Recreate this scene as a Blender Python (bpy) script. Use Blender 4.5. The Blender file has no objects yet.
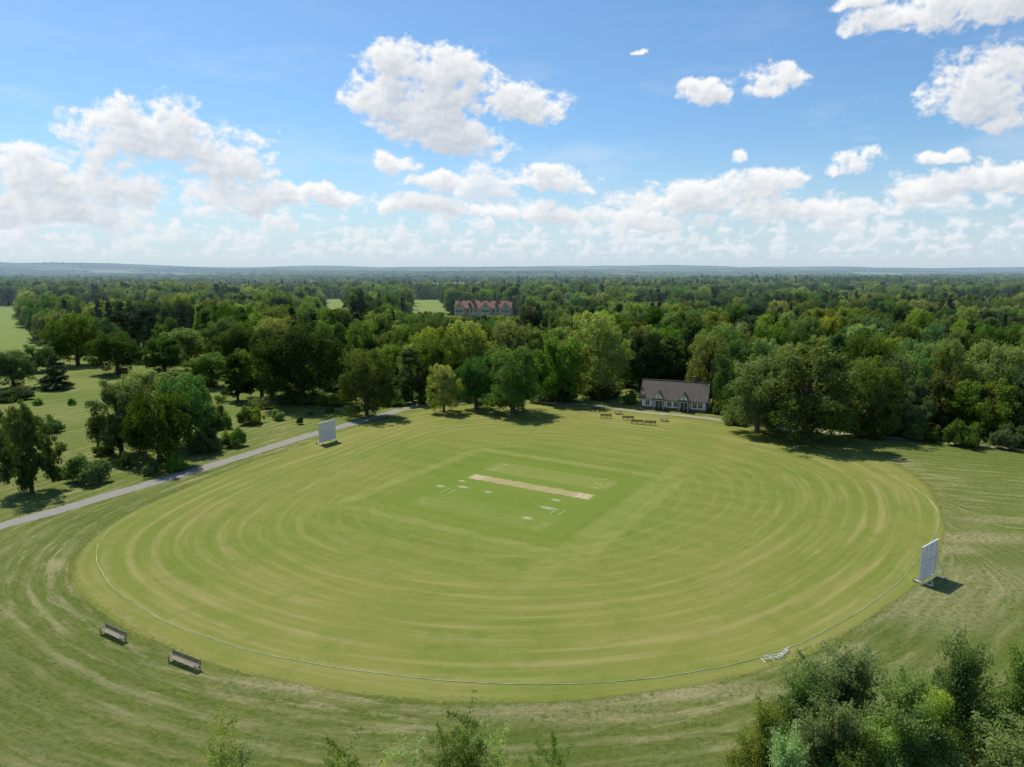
import bpy, math, random
import numpy as np
from mathutils import Vector, Matrix
random.seed(7); rng=np.random.default_rng(7)
scene=bpy.context.scene
# ------------------------------------------------------------------ camera / survey
HC=34.0; F=710.0; PITCH=math.radians(9.24); S,C=math.sin(PITCH),math.cos(PITCH)
cam_d=bpy.data.cameras.new("camera"); cam=bpy.data.objects.new("camera",cam_d)
scene.collection.objects.link(cam); scene.camera=cam
cam.location=(0,0,HC); cam.rotation_euler=(math.pi/2-PITCH,0,0)
cam_d.sensor_width=36; cam_d.lens=F/1024*36; cam_d.clip_end=60000; cam_d.clip_start=0.5
def g(px,py):
    """surveyed point on the real ground plane"""
    u=(px-512)/F; v=(383.5-py)/F
    z=-S+v*C; f=C+v*S; t=HC/-z
    return u*t, f*t
def depth(X,Y,z=0): return Y*C-(z-HC)*S
def topz(Y,py):
    v=(383.5-py)/F
    return HC+Y*(-S+v*C)/(C+v*S)
def azel(px,py):
    u=(px-512)/F; v=(383.5-py)/F
    d=Vector((u,C+v*S,-S+v*C)).normalized()
    return math.atan2(d.x,d.y), math.asin(d.z)
scene.view_settings.view_transform='Standard'; scene.view_settings.look='None'
scene.view_settings.exposure=0; scene.view_settings.gamma=1
# ------------------------------------------------------------------ node helper
class NT:
    def __init__(s,tree): s.t=tree; tree.nodes.clear()
    def n(s,typ,**kw):
        nd=s.t.nodes.new(typ)
        for k,v in kw.items(): setattr(nd,k,v)
        return nd
    def l(s,a,b): s.t.links.new(a,b)
    def put(s,sock,v):
        if isinstance(v,bpy.types.NodeSocket): s.l(v,sock)
        else:
            if sock.type=='RGBA' and hasattr(v,'__len__') and len(v)==3: v=(*v,1)
            sock.default_value=v
    def m(s,op,a,b=None,c=None,clamp=False):
        nd=s.n('ShaderNodeMath',operation=op); nd.use_clamp=clamp
        s.put(nd.inputs[0],a)
        if b is not None: s.put(nd.inputs[1],b)
        if c is not None: s.put(nd.inputs[2],c)
        return nd.outputs[0]
    def v(s,op,a,b=None,c=None):
        nd=s.n('ShaderNodeVectorMath',operation=op)
        s.put(nd.inputs[0],a)
        if b is not None: s.put(nd.inputs[1],b)
        if c is not None: s.put(nd.inputs[2],c)
        return nd.outputs['Value'] if op in('DOT_PRODUCT','LENGTH') else nd.outputs[0]
    def mix(s,f,a,b,mode='MIX'):
        nd=s.n('ShaderNodeMix',data_type='RGBA',blend_type=mode)
        s.put(nd.inputs[0],f); s.put(nd.inputs[6],a); s.put(nd.inputs[7],b)
        return nd.outputs[2]
    def noise(s,vec,scale,detail=3,rough=0.5,out=0):
        nd=s.n('ShaderNodeTexNoise'); s.put(nd.inputs['Vector'],vec)
        nd.inputs['Scale'].default_value=scale; nd.inputs['Detail'].default_value=detail
        nd.inputs['Roughness'].default_value=rough
        return nd.outputs[out]
    def ss(s,x,a,b,lo=0.0,hi=1.0):
        nd=s.n('ShaderNodeMapRange',interpolation_type='SMOOTHSTEP')
        s.put(nd.inputs[0],x); nd.inputs[1].default_value=a; nd.inputs[2].default_value=b
        nd.inputs[3].default_value=lo; nd.inputs[4].default_value=hi
        return nd.outputs[0]
    def attr(s,name,out='Fac'):
        nd=s.n('ShaderNodeAttribute'); nd.attribute_name=name; return nd.outputs[out]
def newmat(name):
    m=bpy.data.materials.new(name); m.use_nodes=True
    try: m.cycles.emission_sampling='NONE'
    except Exception as e: print(e)
    return m,NT(m.node_tree)
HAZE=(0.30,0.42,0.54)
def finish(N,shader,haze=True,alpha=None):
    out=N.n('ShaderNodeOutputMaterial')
    if haze:  # painted aerial haze: flat emission mixed in, growing with distance from the origin
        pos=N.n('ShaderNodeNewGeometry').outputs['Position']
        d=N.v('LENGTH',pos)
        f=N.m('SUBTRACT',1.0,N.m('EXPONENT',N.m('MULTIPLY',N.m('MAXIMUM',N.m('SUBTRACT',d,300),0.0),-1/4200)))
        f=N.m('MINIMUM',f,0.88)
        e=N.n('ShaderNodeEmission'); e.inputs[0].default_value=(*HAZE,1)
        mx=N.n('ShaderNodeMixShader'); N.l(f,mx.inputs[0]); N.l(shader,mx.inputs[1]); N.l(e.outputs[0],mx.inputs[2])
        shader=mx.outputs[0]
    if alpha is not None:   # worn, feathered edge of a layer
        tp=N.n('ShaderNodeBsdfTransparent'); mx=N.n('ShaderNodeMixShader'); N.l(alpha,mx.inputs[0]); N.l(tp.outputs[0],mx.inputs[1]); N.l(shader,mx.inputs[2])
        shader=mx.outputs[0]
    N.l(shader,out.inputs[0])
def bsdf(N,col,rough=0.8,spec=0.2,bump=None,bstr=0.3,bdist=0.05):
    b=N.n('ShaderNodeBsdfPrincipled'); N.put(b.inputs['Base Color'],col); N.put(b.inputs['Roughness'],rough)
    b.inputs['Specular IOR Level'].default_value=spec
    if bump is not None:
        bn=N.n('ShaderNodeBump'); bn.inputs['Strength'].default_value=bstr; bn.inputs['Distance'].default_value=bdist
        N.l(bump,bn.inputs['Height']); N.l(bn.outputs[0],b.inputs['Normal'])
    return b.outputs[0]
def simple(name,c,rough=0.7,var=0.25,scale=3.0,spec=0.3,transl=0):
    m,N=newmat(name)
    p=N.n('ShaderNodeNewGeometry').outputs['Position']
    n=N.noise(p,scale,5,0.65)
    f=N.ss(n,0.3,0.7)
    col=N.mix(f,tuple(x*(1-var) for x in c),tuple(min(1,x*(1+var)) for x in c))
    sh=bsdf(N,col,rough,spec,n,0.2,0.02)
    if transl:
        tr=N.n('ShaderNodeBsdfTranslucent'); N.l(col,tr.inputs[0]); mx=N.n('ShaderNodeMixShader'); mx.inputs[0].default_value=transl
        N.l(sh,mx.inputs[1]); N.l(tr.outputs[0],mx.inputs[2]); sh=mx.outputs[0]
    finish(N,sh,haze=False)
    return m
def fastmesh(me,co,quads):
    me.vertices.add(len(co)); me.vertices.foreach_set('co',np.asarray(co,dtype=np.float32).ravel())
    k=quads.shape[1]; me.loops.add(quads.size); me.loops.foreach_set('vertex_index',quads.astype(np.int32).ravel())
    me.polygons.add(len(quads)); me.polygons.foreach_set('loop_start',np.arange(0,quads.size,k,dtype=np.int32))
    me.update(calc_edges=True)
def fattr(me,name,val,typ='FLOAT',dom='POINT'):
    a=me.attributes.new(name,typ,dom)
    key={'FLOAT_VECTOR':'vector','FLOAT_COLOR':'color'}.get(typ,'value')
    a.data.foreach_set(key,np.ascontiguousarray(val).ravel())
# ------------------------------------------------------------------ world
SUN_EL=math.radians(56); sx,sy=-0.62,0.78
SUN_DIR=Vector((sx*math.cos(SUN_EL),sy*math.cos(SUN_EL),math.sin(SUN_EL))).normalized()
w=bpy.data.worlds.new("World"); scene.world=w; w.use_nodes=True
N=NT(w.node_tree)
sky=N.n('ShaderNodeTexSky',sky_type='NISHITA'); sky.sun_disc=False
sky.sun_elevation=SUN_EL; sky.sun_rotation=math.atan2(SUN_DIR.x,SUN_DIR.y)
sky.altitude=50; sky.air_density=1.0; sky.dust_density=0.6; sky.ozone_density=2.5
gen=N.n('ShaderNodeTexCoord').outputs['Generated']
sp=N.n('ShaderNodeSeparateXYZ'); N.l(gen,sp.inputs[0]); el=sp.outputs[2]
skyc=N.v('MULTIPLY',sky.outputs[0],(0.86,1.14,1.32))
K=10.0
hz=N.ss(el,-0.02,0.20,1,0); hz=N.m('POWER',hz,1.4)
tot=N.mix(N.m('MULTIPLY',hz,0.82),skyc,(0.62*K,0.73*K,0.84*K))
bg=N.n('ShaderNodeBackground'); N.l(tot,bg.inputs[0]); bg.inputs[1].default_value=0.1
wo=N.n('ShaderNodeOutputWorld'); N.l(bg.outputs[0],wo.inputs[0])
sd=bpy.data.lights.new("sun",'SUN'); sd.energy=5.0; sd.angle=math.radians(0.5); sd.color=(1,0.95,0.85)
so=bpy.data.objects.new("sun",sd); scene.collection.objects.link(so)
so.rotation_euler=SUN_DIR.to_track_quat('Z','Y').to_euler(); so.location=(0,0,200)
# ------------------------------------------------------------------ cloud layer on the sky backdrop
nr_=np.random.default_rng(11); PERM=nr_.permutation(512).astype(np.int64); GA=nr_.uniform(0,2*np.pi,512); GXr,GYr=np.cos(GA),np.sin(GA)
def perlin(x,y,seed=0):
    xi=np.floor(x).astype(np.int64); yi=np.floor(y).astype(np.int64); xf=x-xi; yf=y-yi
    u=xf**3*(xf*(xf*6-15)+10); v=yf**3*(yf*(yf*6-15)+10)
    def gr(ix,iy,dx,dy):
        h=PERM[(PERM[(ix+seed*57)&511]+iy)&511]; return GXr[h]*dx+GYr[h]*dy
    a=gr(xi,yi,xf,yf); b=gr(xi+1,yi,xf-1,yf); c=gr(xi,yi+1,xf,yf-1); d=gr(xi+1,yi+1,xf-1,yf-1)
    return (a*(1-u)+b*u)*(1-v)+(c*(1-u)+d*u)*v
def fbm(x,y,oc=5,gain=0.5,seed=0,bil=False):
    s=0;a=1.0;f=1.0;n=0
    for i in range(oc):
        p=perlin(x*f+i*3.3,y*f+i*7.1,seed+i)
        s=s+a*((np.abs(p)*2.2-0.45) if bil else p*1.4); n+=a; a*=gain; f*=2.03
    return s/n
STEP=0.0010
azs=np.arange(-0.95,0.95,STEP); els_=np.arange(-0.004,0.43,STEP); A,EL=np.meshgrid(azs,els_)
wx=fbm(A*14,EL*16,5,0.55,1)*0.034; wy=fbm(A*14+9,EL*16+5,5,0.55,2)*0.022
Aw,Ew=A+wx,EL+wy
bil=-fbm(A*30+wx*40,EL*36+wy*40,3,0.5,3,True)
fb=fbm(A*17,EL*24,9,0.64,5)
fb2=fbm(A*42,EL*60,7,0.62,15)
def blobfield(blobs,k=1.0):
    base=np.full(A.shape,-3.0)
    for (x,y,rx,ry) in blobs:
        a,e=azel(x,y); dx=(Aw-a)*F/rx*k; dy=(Ew-e)*F/ry*k; dy=np.where(dy<0,dy*1.5,dy)
        base=np.maximum(base,1-(dx*dx+dy*dy))
    return base
def shift(D,dx,dy):
    return np.roll(np.roll(D,-dy,0),-dx,1)
def light(D):  # sunlit tops and self-shaded bases, painted into the cloud vertex colours
    T=np.clip(D,0,1.0); tau=0
    for k,wt in((3,.6),(8,1.0),(15,1.0),(24,1.0),(36,.9),(50,.7)):
        tau=tau+wt*shift(T,-int(k*0.4),k)
    g1=(shift(D,-3,5)-D)
    L=0.12+0.88*np.exp(-0.27*tau)+np.clip(-g1*0.34,-0.10,0.10)
    return np.clip(L,0,1)
col=np.zeros(A.shape+(3,)); al=np.zeros(A.shape)
def over(D,lo,hi,dark,brt,amax=1.0,L=None):
    global col,al
    a=np.clip((D-lo)/(hi-lo),0,1); a=a*a*(3-2*a)*amax
    if L is None: L=light(D)
    c=np.array(dark)[None,None]*(1-L[...,None])+np.array(brt)[None,None]*L[...,None]
    na=a+al*(1-a); k=np.where(na>1e-5,a/np.maximum(na,1e-5),0)[...,None]
    col=c*k+col*(1-k); al=na
veil=np.clip(fbm(A*5,EL*18,7,.62,70)*1.8-0.05,0,1)*np.clip(1-(EL-.16)/.2,0,1)*0.35
al=veil; col[:]=(.80,.87,.94)
for i,(eb,am,fr,op,bias) in enumerate([(0.012,0.010,44,0.7,.34),(0.020,.014,34,.8,.34),(0.031,.020,25,.9,.32),(0.046,.028,18,.92,.22),(0.066,.033,14,.92,.08),(0.088,.034,11,.9,-.05)]):
    prof=am*(fbm(A*fr,A*0+i*3.7,3,0.55,20+i)*2.8+bias+0.25)
    hgt=EL-(eb+fbm(A*fr*1.5,A*0+3.1*i,2,.5,40+i)*0.006)
    nz=-fbm(A*fr*3.2,EL*fr*4.4,3,0.5,30+i,True)*0.55*am+fbm(A*fr*2.4,EL*fr*5,7,.66,50+i)*am*1.25
    D=np.minimum((prof-hgt+nz)/am, hgt/am*1.8+0.25+nz/am*0.7)*0.9
    t=i/5
    over(D,-0.05,0.75,(0.58-.03*t,0.66-.03*t,0.76-.03*t),(0.84+.12*t,0.88+.09*t,0.92+.06*t),op)
midb=[(165,140,76,36),(130,118,36,16),(225,166,50,24),(40,178,80,30),(110,190,90,24),(250,200,60,18),(20,214,100,22),(325,196,36,13),
(420,208,70,14),(490,212,36,12),(560,216,56,16),(690,204,68,24),(650,224,76,13),(780,214,66,15),(850,208,38,14),(960,188,62,17),(1010,174,34,14),(755,184,38,20),(738,158,13,7),(856,166,28,11),(828,170,12,7),(946,158,22,8),(552,180,54,18),(430,184,38,10),(396,166,28,15)]
topb=[(385,104,46,36),(408,64,38,27),(448,88,52,36),(515,106,56,24),(458,142,50,24),(420,118,50,34),(702,96,27,15),(768,82,33,18),(635,58,8,5),
(985,92,44,40),(975,6,96,24),(862,2,30,12),(1010,120,22,14)]
for bl,off,dk in ((midb,-0.10,(0.48,0.555,0.65)),(topb,-0.04,(0.45,0.52,0.615))):
    base=blobfield(bl)
    D=np.maximum(base*0.95+bil*0.55+fb*1.55+fb2*0.45+off,-1)
    over(D,-0.08,0.66,dk,(0.985,0.985,0.985),0.985)
ext=np.full(A.shape,-3.0)
for (a,e,rx,ry) in [(-.8,.2,.09,.04),(-.88,.1,.1,.03),(.8,.25,.08,.04),(.85,.12,.12,.03),(.72,.08,.1,.02)]:
    dx=(Aw-a)/rx; dy=(Ew-e)/ry; ext=np.maximum(ext,1-(dx*dx+dy*dy))
over(np.maximum(ext*0.95+bil*.55+fb*1.5-.15,-1),-0.05,.7,(0.48,0.56,0.66),(.97,.975,.98),.98)
hzf=np.clip(1-EL/0.09,0,1)[...,None]**1.3*0.5; col=col*(1-hzf)+np.array([.69,.78,.86])*hzf
al=al*np.clip((EL-0.002)/0.02,0,1)
R0=30000.0
co=np.stack([R0*np.sin(A)*np.cos(EL),R0*np.cos(A)*np.cos(EL),HC+R0*np.sin(EL)],-1).reshape(-1,3)
ni,nj=A.shape; ix=np.arange(ni*nj).reshape(ni,nj)
fq=np.stack([ix[:-1,:-1],ix[:-1,1:],ix[1:,1:],ix[1:,:-1]],-1).reshape(-1,4)
alf=al.ravel(); keep=alf[fq].max(1)>0.004; fq=fq[keep]
me=bpy.data.meshes.new("sky"); fastmesh(me,co,fq)
fattr(me,'ccol',np.concatenate([col.reshape(-1,3),np.ones((ni*nj,1))],1).astype(np.float32),'FLOAT_COLOR'); fattr(me,'calpha',alf.astype(np.float32))
m,N=newmat("cumulus_cloud")
em=N.n('ShaderNodeEmission'); N.l(N.attr('ccol','Color'),em.inputs[0]); em.inputs[1].default_value=1.0
finish(N,em.outputs[0],False,N.attr('calpha')); me.materials.append(m)
skyo=bpy.data.objects.new("sky",me); scene.collection.objects.link(skyo)
# ------------------------------------------------------------------ mesh builder
class MB:
    def __init__(s): s.v=[];s.f=[];s.mi=[]
    def add(s,vs,fs,mi=0):
        o=len(s.v); s.v+= [tuple(v) for v in vs]; s.f+=[tuple(i+o for i in f) for f in fs]; s.mi+=[mi]*len(fs)
    def box(s,c,sz,mi=0,M=None):
        x,y,z=[k/2 for k in sz]
        vs=[Vector((a*x,b*y,d*z)) for a in(-1,1) for b in(-1,1) for d in(-1,1)]
        if M is not None: vs=[M@v for v in vs]
        vs=[v+Vector(c) for v in vs]
        s.add(vs,[(0,1,3,2),(4,6,7,5),(0,4,5,1),(2,3,7,6),(0,2,6,4),(1,5,7,3)],mi)
    def tube(s,pts,rad,n=7,mi=0,caps=True):
        o=len(s.v); pts=[Vector(p) for p in pts]
        for i,p in enumerate(pts):
            t=(pts[min(i+1,len(pts)-1)]-pts[max(i-1,0)]).normalized()
            a=t.cross(Vector((0,0,1)) if abs(t.z)<0.9 else Vector((1,0,0))).normalized(); b=t.cross(a)
            for k in range(n):
                an=2*math.pi*k/n; s.v.append(tuple(p+(a*math.cos(an)+b*math.sin(an))*rad[i]))
        for i in range(len(pts)-1):
            for k in range(n):
                s.f.append((o+i*n+k,o+i*n+(k+1)%n,o+(i+1)*n+(k+1)%n,o+(i+1)*n+k)); s.mi.append(mi)
        if caps:
            s.f.append(tuple(o+k for k in range(n))); s.mi.append(mi)
            e=o+(len(pts)-1)*n; s.f.append(tuple(e+k for k in reversed(range(n)))); s.mi.append(mi)
    def mesh(s,name,mats):
        me=bpy.data.meshes.new(name); me.from_pydata(s.v,[],s.f)
        for m in mats: me.materials.append(m)
        me.polygons.foreach_set('material_index',s.mi); me.update(); return me
    def obj(s,name,mats,parent=None,loc=(0,0,0),rz=0):
        o=bpy.data.objects.new(name,s.mesh(name,mats)); scene.collection.objects.link(o)
        o.location=loc; o.rotation_euler=(0,0,rz)
        if parent: o.parent=parent
        return o
def empty(name,loc,rz=0):
    e=bpy.data.objects.new(name,None); scene.collection.objects.link(e); e.location=loc; e.rotation_euler=(0,0,rz)
    e.empty_display_size=1; return e
# ------------------------------------------------------------------ field contour
edge_px=[(66,565),(84,540),(130,511),(200,482),(300,447),(360,426),(415,410),(470,405),(560,404),(640,412),(720,423),(800,437),
(870,453),(918,478),(940,503),(946,528),(932,562),(892,602),(842,637),(772,668),(700,684),(600,698),(520,703),(430,701),(330,690),(230,669),(150,641),(98,610),(72,585)]
E=np.array([g(*p) for p in edge_px]); CX,CY=4.0,104.0
th=np.arctan2(E[:,1]-CY,E[:,0]-CX); rr=np.hypot(E[:,0]-CX,E[:,1]-CY)
o_=np.argsort(th); th=th[o_]; rr=rr[o_]
th3=np.concatenate([th-2*np.pi,th,th+2*np.pi]); rr3=np.concatenate([rr]*3)
dense=np.linspace(-np.pi,np.pi,721); Rd=np.interp(dense,th3,rr3)
ker=np.hanning(41); ker/=ker.sum()
Rd=np.convolve(np.concatenate([Rd[-61:-1],Rd,Rd[1:61]]),ker,'same')[60:-60]
def RAD(t): return np.interp((t+np.pi)%(2*np.pi)-np.pi,dense,Rd)
def mowc(X,Y):
    t=np.arctan2(Y-CY,X-CX); r=np.hypot(X-CX,Y-CY)
    tt=(t-np.pi/2)%(2*np.pi)
    return tt*56.0, (r/RAD(t))*56.0
# ------------------------------------------------------------------ woodland layout
line_px=[(-400,352),(-50,350),(60,346),(200,352),(232,378),(262,392),(330,398),(400,398),(470,396),(560,394),(640,388),(715,396),(755,418),(850,430),(900,425),(960,432),(1024,436),(1150,445),(1500,450)]
la=np.array([(p[0]-512)/F/0.985 for p in line_px]); lY=np.array([g(512,p[1])[1] for p in line_px])
def sn(x,y,s,seed):
    a=seed*1.7
    return (np.sin(x/s+a)*np.cos(y/(s*1.3)+2*a)+np.sin((x+y)/(s*0.7)+3*a)*0.6+np.cos((x-1.6*y)/(s*0.45)+a*5)*0.4)/2.0
def wood(X,Y):
    a=X/np.maximum(Y,1); px=a*F*0.985+512
    ok=Y>np.interp(a,la,lY)
    ok&=~((px<36)&(Y>300)&(Y<640)); ok&=~((px>449)&(px<524)&(Y>440)&(Y<500)); ok&=~((px>410)&(px<449)&(Y>370)&(Y<780))
    ok&=~((px>326)&(px<349)&(Y>450)&(Y<800))
    thr=0.24-0.22*np.clip((Y-1500)/1500,0,1)
    far=(Y>1000)&(sn(X,Y,420,1.0)>thr); ok&=~far
    ok&=~((px<130)&(Y<520)&(sn(X,Y,26,2.0)>-0.1))
    return ok
def hmax(X,Y):
    px=X/np.maximum(Y,1)*F*0.985+512
    h=np.full_like(X,99.0)
    m=(px>444)&(px<526)&(Y<480); h[m]=34-Y[m]*(314-268)/F
    m=(px>406)&(px<=444)&(Y<480); h[m]=34-Y[m]*(309-268)/F
    m=(px>322)&(px<350)&(Y<500); h[m]=34-Y[m]*(306-268)/F
    m=(px<40)&(Y<300); h[m]=np.minimum(h[m],13)
    return h
def terr(X,Y):
    d=np.hypot(X,Y)
    a=np.clip((d-600)/1800,0,1); a=a*a*(3-2*a)
    b=np.clip((d-5000)/6000,0,1); b=b*b*(3-2*b)
    a2=np.clip((d-1500)/2500,0,1)
    return a*7*sn(X,Y,520,3.0)+a2*(20*sn(X,Y,1200,8.0)-3)+b*(26+100*np.maximum(sn(X,Y,3300,4.0),-0.2)+24*sn(X,Y,900,5.0))
# ------------------------------------------------------------------ ground
def axis(lo,hi,step,far_lo,far_hi,gr=1.06):
    c=list(np.arange(lo,hi+.1,step)); s=step; x=c[-1]
    while x<far_hi: s=min(s*gr,160); x+=s; c.append(x)
    s=step; x=c[0]
    while x>far_lo: s=min(s*gr,160); x-=s; c.insert(0,x)
    return np.array(c)
ax=axis(-140,140,2.0,-20000,20000); ay=axis(20,260,2.0,-600,26000)
GX,GY=np.meshgrid(ax,ay); nx,ny=len(ax),len(ay)
GX=GX.ravel(); GY=GY.ravel(); GZ=terr(GX,GY)
me=bpy.data.meshes.new("ground")
idx=np.arange(nx*ny).reshape(ny,nx)
fc=np.stack([idx[:-1,:-1],idx[:-1,1:],idx[1:,1:],idx[1:,:-1]],-1).reshape(-1,4)
fastmesh(me,np.stack([GX,GY,GZ],1),fc)
u_,v_=mowc(GX,GY); fattr(me,'mu',u_.astype(np.float32)); fattr(me,'mv',v_.astype(np.float32))
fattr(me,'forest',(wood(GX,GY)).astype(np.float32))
me.polygons.foreach_set('use_smooth',[True]*len(fc))
ground=bpy.data.objects.new("ground",me); scene.collection.objects.link(ground)
m,N=newmat("meadow_grass")
pos=N.n('ShaderNodeNewGeometry').outputs['Position']
mu=N.attr('mu'); mv=N.attr('mv'); fo=N.attr('forest')
def mowvec(N,mu,mv,a,b):
    cx=N.n('ShaderNodeCombineXYZ'); N.l(N.m('MULTIPLY',mu,a),cx.inputs[0]); N.l(N.m('MULTIPLY',mv,b),cx.inputs[1]); return cx.outputs[0]
px_=N.n('ShaderNodeSeparateXYZ'); N.l(pos,px_.inputs[0])
# to the east the hay rows run straight, elsewhere they follow the ground's edge
east=N.ss(px_.outputs[0],52,66)
rowc=N.m('ADD',N.m('MULTIPLY',mv,N.m('SUBTRACT',1.0,east)),N.m('MULTIPLY',N.m('ADD',px_.outputs[1],N.m('MULTIPLY',px_.outputs[0],0.30)),east))
alongc=N.m('ADD',N.m('MULTIPLY',mu,N.m('SUBTRACT',1.0,east)),N.m('MULTIPLY',px_.outputs[0],east))
st=N.noise(mowvec(N,alongc,rowc,0.12,0.75),1.0,6,0.72)
st3=N.noise(mowvec(N,alongc,rowc,0.25,2.0),1.0,6,0.75)
big=N.noise(pos,0.035,3,0.5); mid=N.noise(pos,0.25,6,0.7); fine=N.noise(pos,1.8,7,0.85); clump=N.noise(pos,0.75,4,0.65)
wob=N.noise(pos,0.06,2,0.5)
ph=N.m('ADD',N.m('MULTIPLY',rowc,2*math.pi/2.3),N.m('MULTIPLY',wob,5))
row=N.m('ADD',N.m('MULTIPLY',N.m('SINE',ph),0.5),0.5); row=N.m('POWER',row,2.0)
col=N.mix(N.ss(fine,0.32,0.68),(0.078,0.118,0.018),(0.200,0.236,0.052))
col=N.mix(N.m('MULTIPLY',N.ss(st3,0.45,0.65),0.48),col,(0.27,0.27,0.090))
col=N.mix(N.m('MULTIPLY',N.ss(mid,0.45,0.7),0.40),col,(0.24,0.248,0.075))
col=N.mix(N.m('MULTIPLY',N.m('MULTIPLY',row,N.ss(st,0.35,0.62)),N.m('SUBTRACT',0.55,N.m('MULTIPLY',east,0.20))),col,(0.34,0.325,0.135))
near=N.ss(mv,56,66,1,0)
dry=N.m('MULTIPLY',N.ss(st,0.50,0.62),N.ss(fine,0.33,0.55))
col=N.mix(N.m('MULTIPLY',dry,N.m('ADD',N.m('MULTIPLY',near,0.52),0.28)),col,(0.44,0.375,0.20))
col=N.mix(N.m('MULTIPLY',N.ss(big,0.42,0.6),0.38),col,(0.092,0.145,0.021))
def spot(N,pos,c,rx,ry):
    return N.ss(N.v('LENGTH',N.v('MULTIPLY',N.v('SUBTRACT',pos,(c[0],c[1],0)),(1/rx,1/ry,0))),0.3,1.2,1,0)
for (x,y,rx,ry,s_) in((975,538,9,2.5,.7),(950,550,5,2,.6),(1005,520,8,2,.45),(650,690,14,2.0,.7),(300,683,8,2.0,.6),(930,605,8,7,.5),(990,580,9,6,.4),(560,712,12,2,.5)):
    col=N.mix(N.m('MULTIPLY',N.m('MULTIPLY',spot(N,pos,g(x,y),rx,ry),N.ss(fine,0.36,0.58)),s_),col,(0.43,0.37,0.20))
vo=N.n('ShaderNodeTexVoronoi'); N.l(N.v('MULTIPLY',pos,(1,0.6,0)),vo.inputs['Vector']); vo.inputs['Scale'].default_value=0.0028
sv=N.n('ShaderNodeSeparateColor'); N.l(vo.outputs['Color'],sv.inputs[0])
rp=N.n('ShaderNodeValToRGB'); N.l(sv.outputs[0],rp.inputs[0]); rp.color_ramp.interpolation='CONSTANT'
els=rp.color_ramp.elements; els[0].color=(0.13,0.19,0.05,1); els[1].position=0.3; els[1].color=(0.21,0.26,0.08,1)
for p_,c_ in((0.5,(0.11,0.16,0.04,1)),(0.70,(0.42,0.38,0.18,1)),(0.85,(0.18,0.26,0.06,1))):
    e_=els.new(p_); e_.color=c_
dl=N.v('LENGTH',pos)
col=N.mix(N.ss(dl,700,1000),col,rp.outputs[0])
col=N.mix(N.m('MULTIPLY',N.ss(dl,330,420),N.ss(dl,800,1000,1,0)),col,N.mix(N.ss(mid,.35,.65),(0.14,0.20,0.040),(0.23,0.265,0.075)))
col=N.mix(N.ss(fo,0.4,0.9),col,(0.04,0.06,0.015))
hb=N.m('ADD',fine,N.m('ADD',N.m('MULTIPLY',clump,0.6),N.m('MULTIPLY',row,0.12)))
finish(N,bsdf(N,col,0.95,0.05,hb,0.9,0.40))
me.materials.append(m)
# ------------------------------------------------------------------ outfield
nr,nt=60,720
tt=np.linspace(-np.pi,np.pi,nt,endpoint=False); ss_=np.linspace(0.004,1.02,nr)
T,Q=np.meshgrid(tt,ss_); RR=RAD(T)*(Q)
X=CX+np.cos(T)*RR; Y=CY+np.sin(T)*RR
co=np.stack([X.ravel(),Y.ravel(),np.full(X.size,0.006)],1)
ix=np.arange(nr*nt).reshape(nr,nt); nxt=np.roll(ix,-1,1)
fq=np.stack([ix[:-1],ix[1:],nxt[1:],nxt[:-1]],-1).reshape(-1,4)
me=bpy.data.meshes.new("cricket_outfield"); fastmesh(me,co,fq)
u_=((T-np.pi/2)%(2*np.pi))*56; fattr(me,'mu',u_.ravel().astype(np.float32)); fattr(me,'mv',(Q*56).ravel().astype(np.float32))
of=bpy.data.objects.new("cricket_outfield",me); scene.collection.objects.link(of)
SQ=(2.6,108.0); AX=Vector((0.857,-0.514,0)); AN=Vector((0.514,0.857,0)); ROT=math.atan2(-0.514,0.857)
m,N=newmat("mown_outfield")
pos=N.n('ShaderNodeNewGeometry').outputs['Position']; mu=N.attr('mu'); mv=N.attr('mv')
st=N.noise(mowvec(N,mu,mv,0.035,0.55),1.0,6,0.68)
st2=N.noise(mowvec(N,mu,mv,0.05,1.9),1.0,5,0.7)
big=N.noise(pos,0.03,3,0.55); mid=N.noise(pos,0.22,6,0.7); fine=N.noise(pos,2.2,7,0.85); clump=N.noise(pos,0.8,4,0.65)
wob=N.noise(pos,0.025,2,0.5)
ph=N.m('ADD',N.m('MULTIPLY',mv,2*math.pi/2.3),N.m('MULTIPLY',wob,4))
row=N.m('ADD',N.m('MULTIPLY',N.m('SINE',ph),0.5),0.5)
thin=N.m('POWER',row,4.0)
outer=N.ss(mv,12,50)
col=N.mix(N.ss(fine,0.30,0.70),(0.112,0.152,0.020),(0.176,0.210,0.040))
col=N.mix(N.m('MULTIPLY',outer,0.58),col,(0.225,0.212,0.058))
col=N.mix(N.m('MULTIPLY',N.ss(big,0.40,0.62),0.46),col,(0.106,0.162,0.021))
col=N.mix(N.m('MULTIPLY',N.ss(st,0.47,0.66),N.m('ADD',0.06,N.m('MULTIPLY',outer,0.42))),col,(0.305,0.252,0.096))
col=N.mix(N.m('MULTIPLY',N.m('MULTIPLY',thin,N.ss(st,0.36,0.60)),N.m('ADD',0.06,N.m('MULTIPLY',outer,0.28))),col,(0.325,0.288,0.120))
col=N.mix(N.m('MULTIPLY',N.ss(st2,0.48,0.68),0.24),col,(0.285,0.258,0.090))
col=N.mix(N.m('MULTIPLY',N.ss(mid,0.48,0.68),0.34),col,(0.100,0.150,0.019))
col=N.mix(N.m('MULTIPLY',N.ss(clump,0.5,0.7),0.28),col,(0.26,0.242,0.075))
dv=N.v('SUBTRACT',pos,(SQ[0],SQ[1],0)); la_=N.v('DOT_PRODUCT',dv,tuple(AX)); lb_=N.v('DOT_PRODUCT',dv,tuple(AN))
aa=N.m('ABSOLUTE',la_); ab=N.m('ABSOLUTE',N.m('ADD',lb_,3.0))
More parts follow.
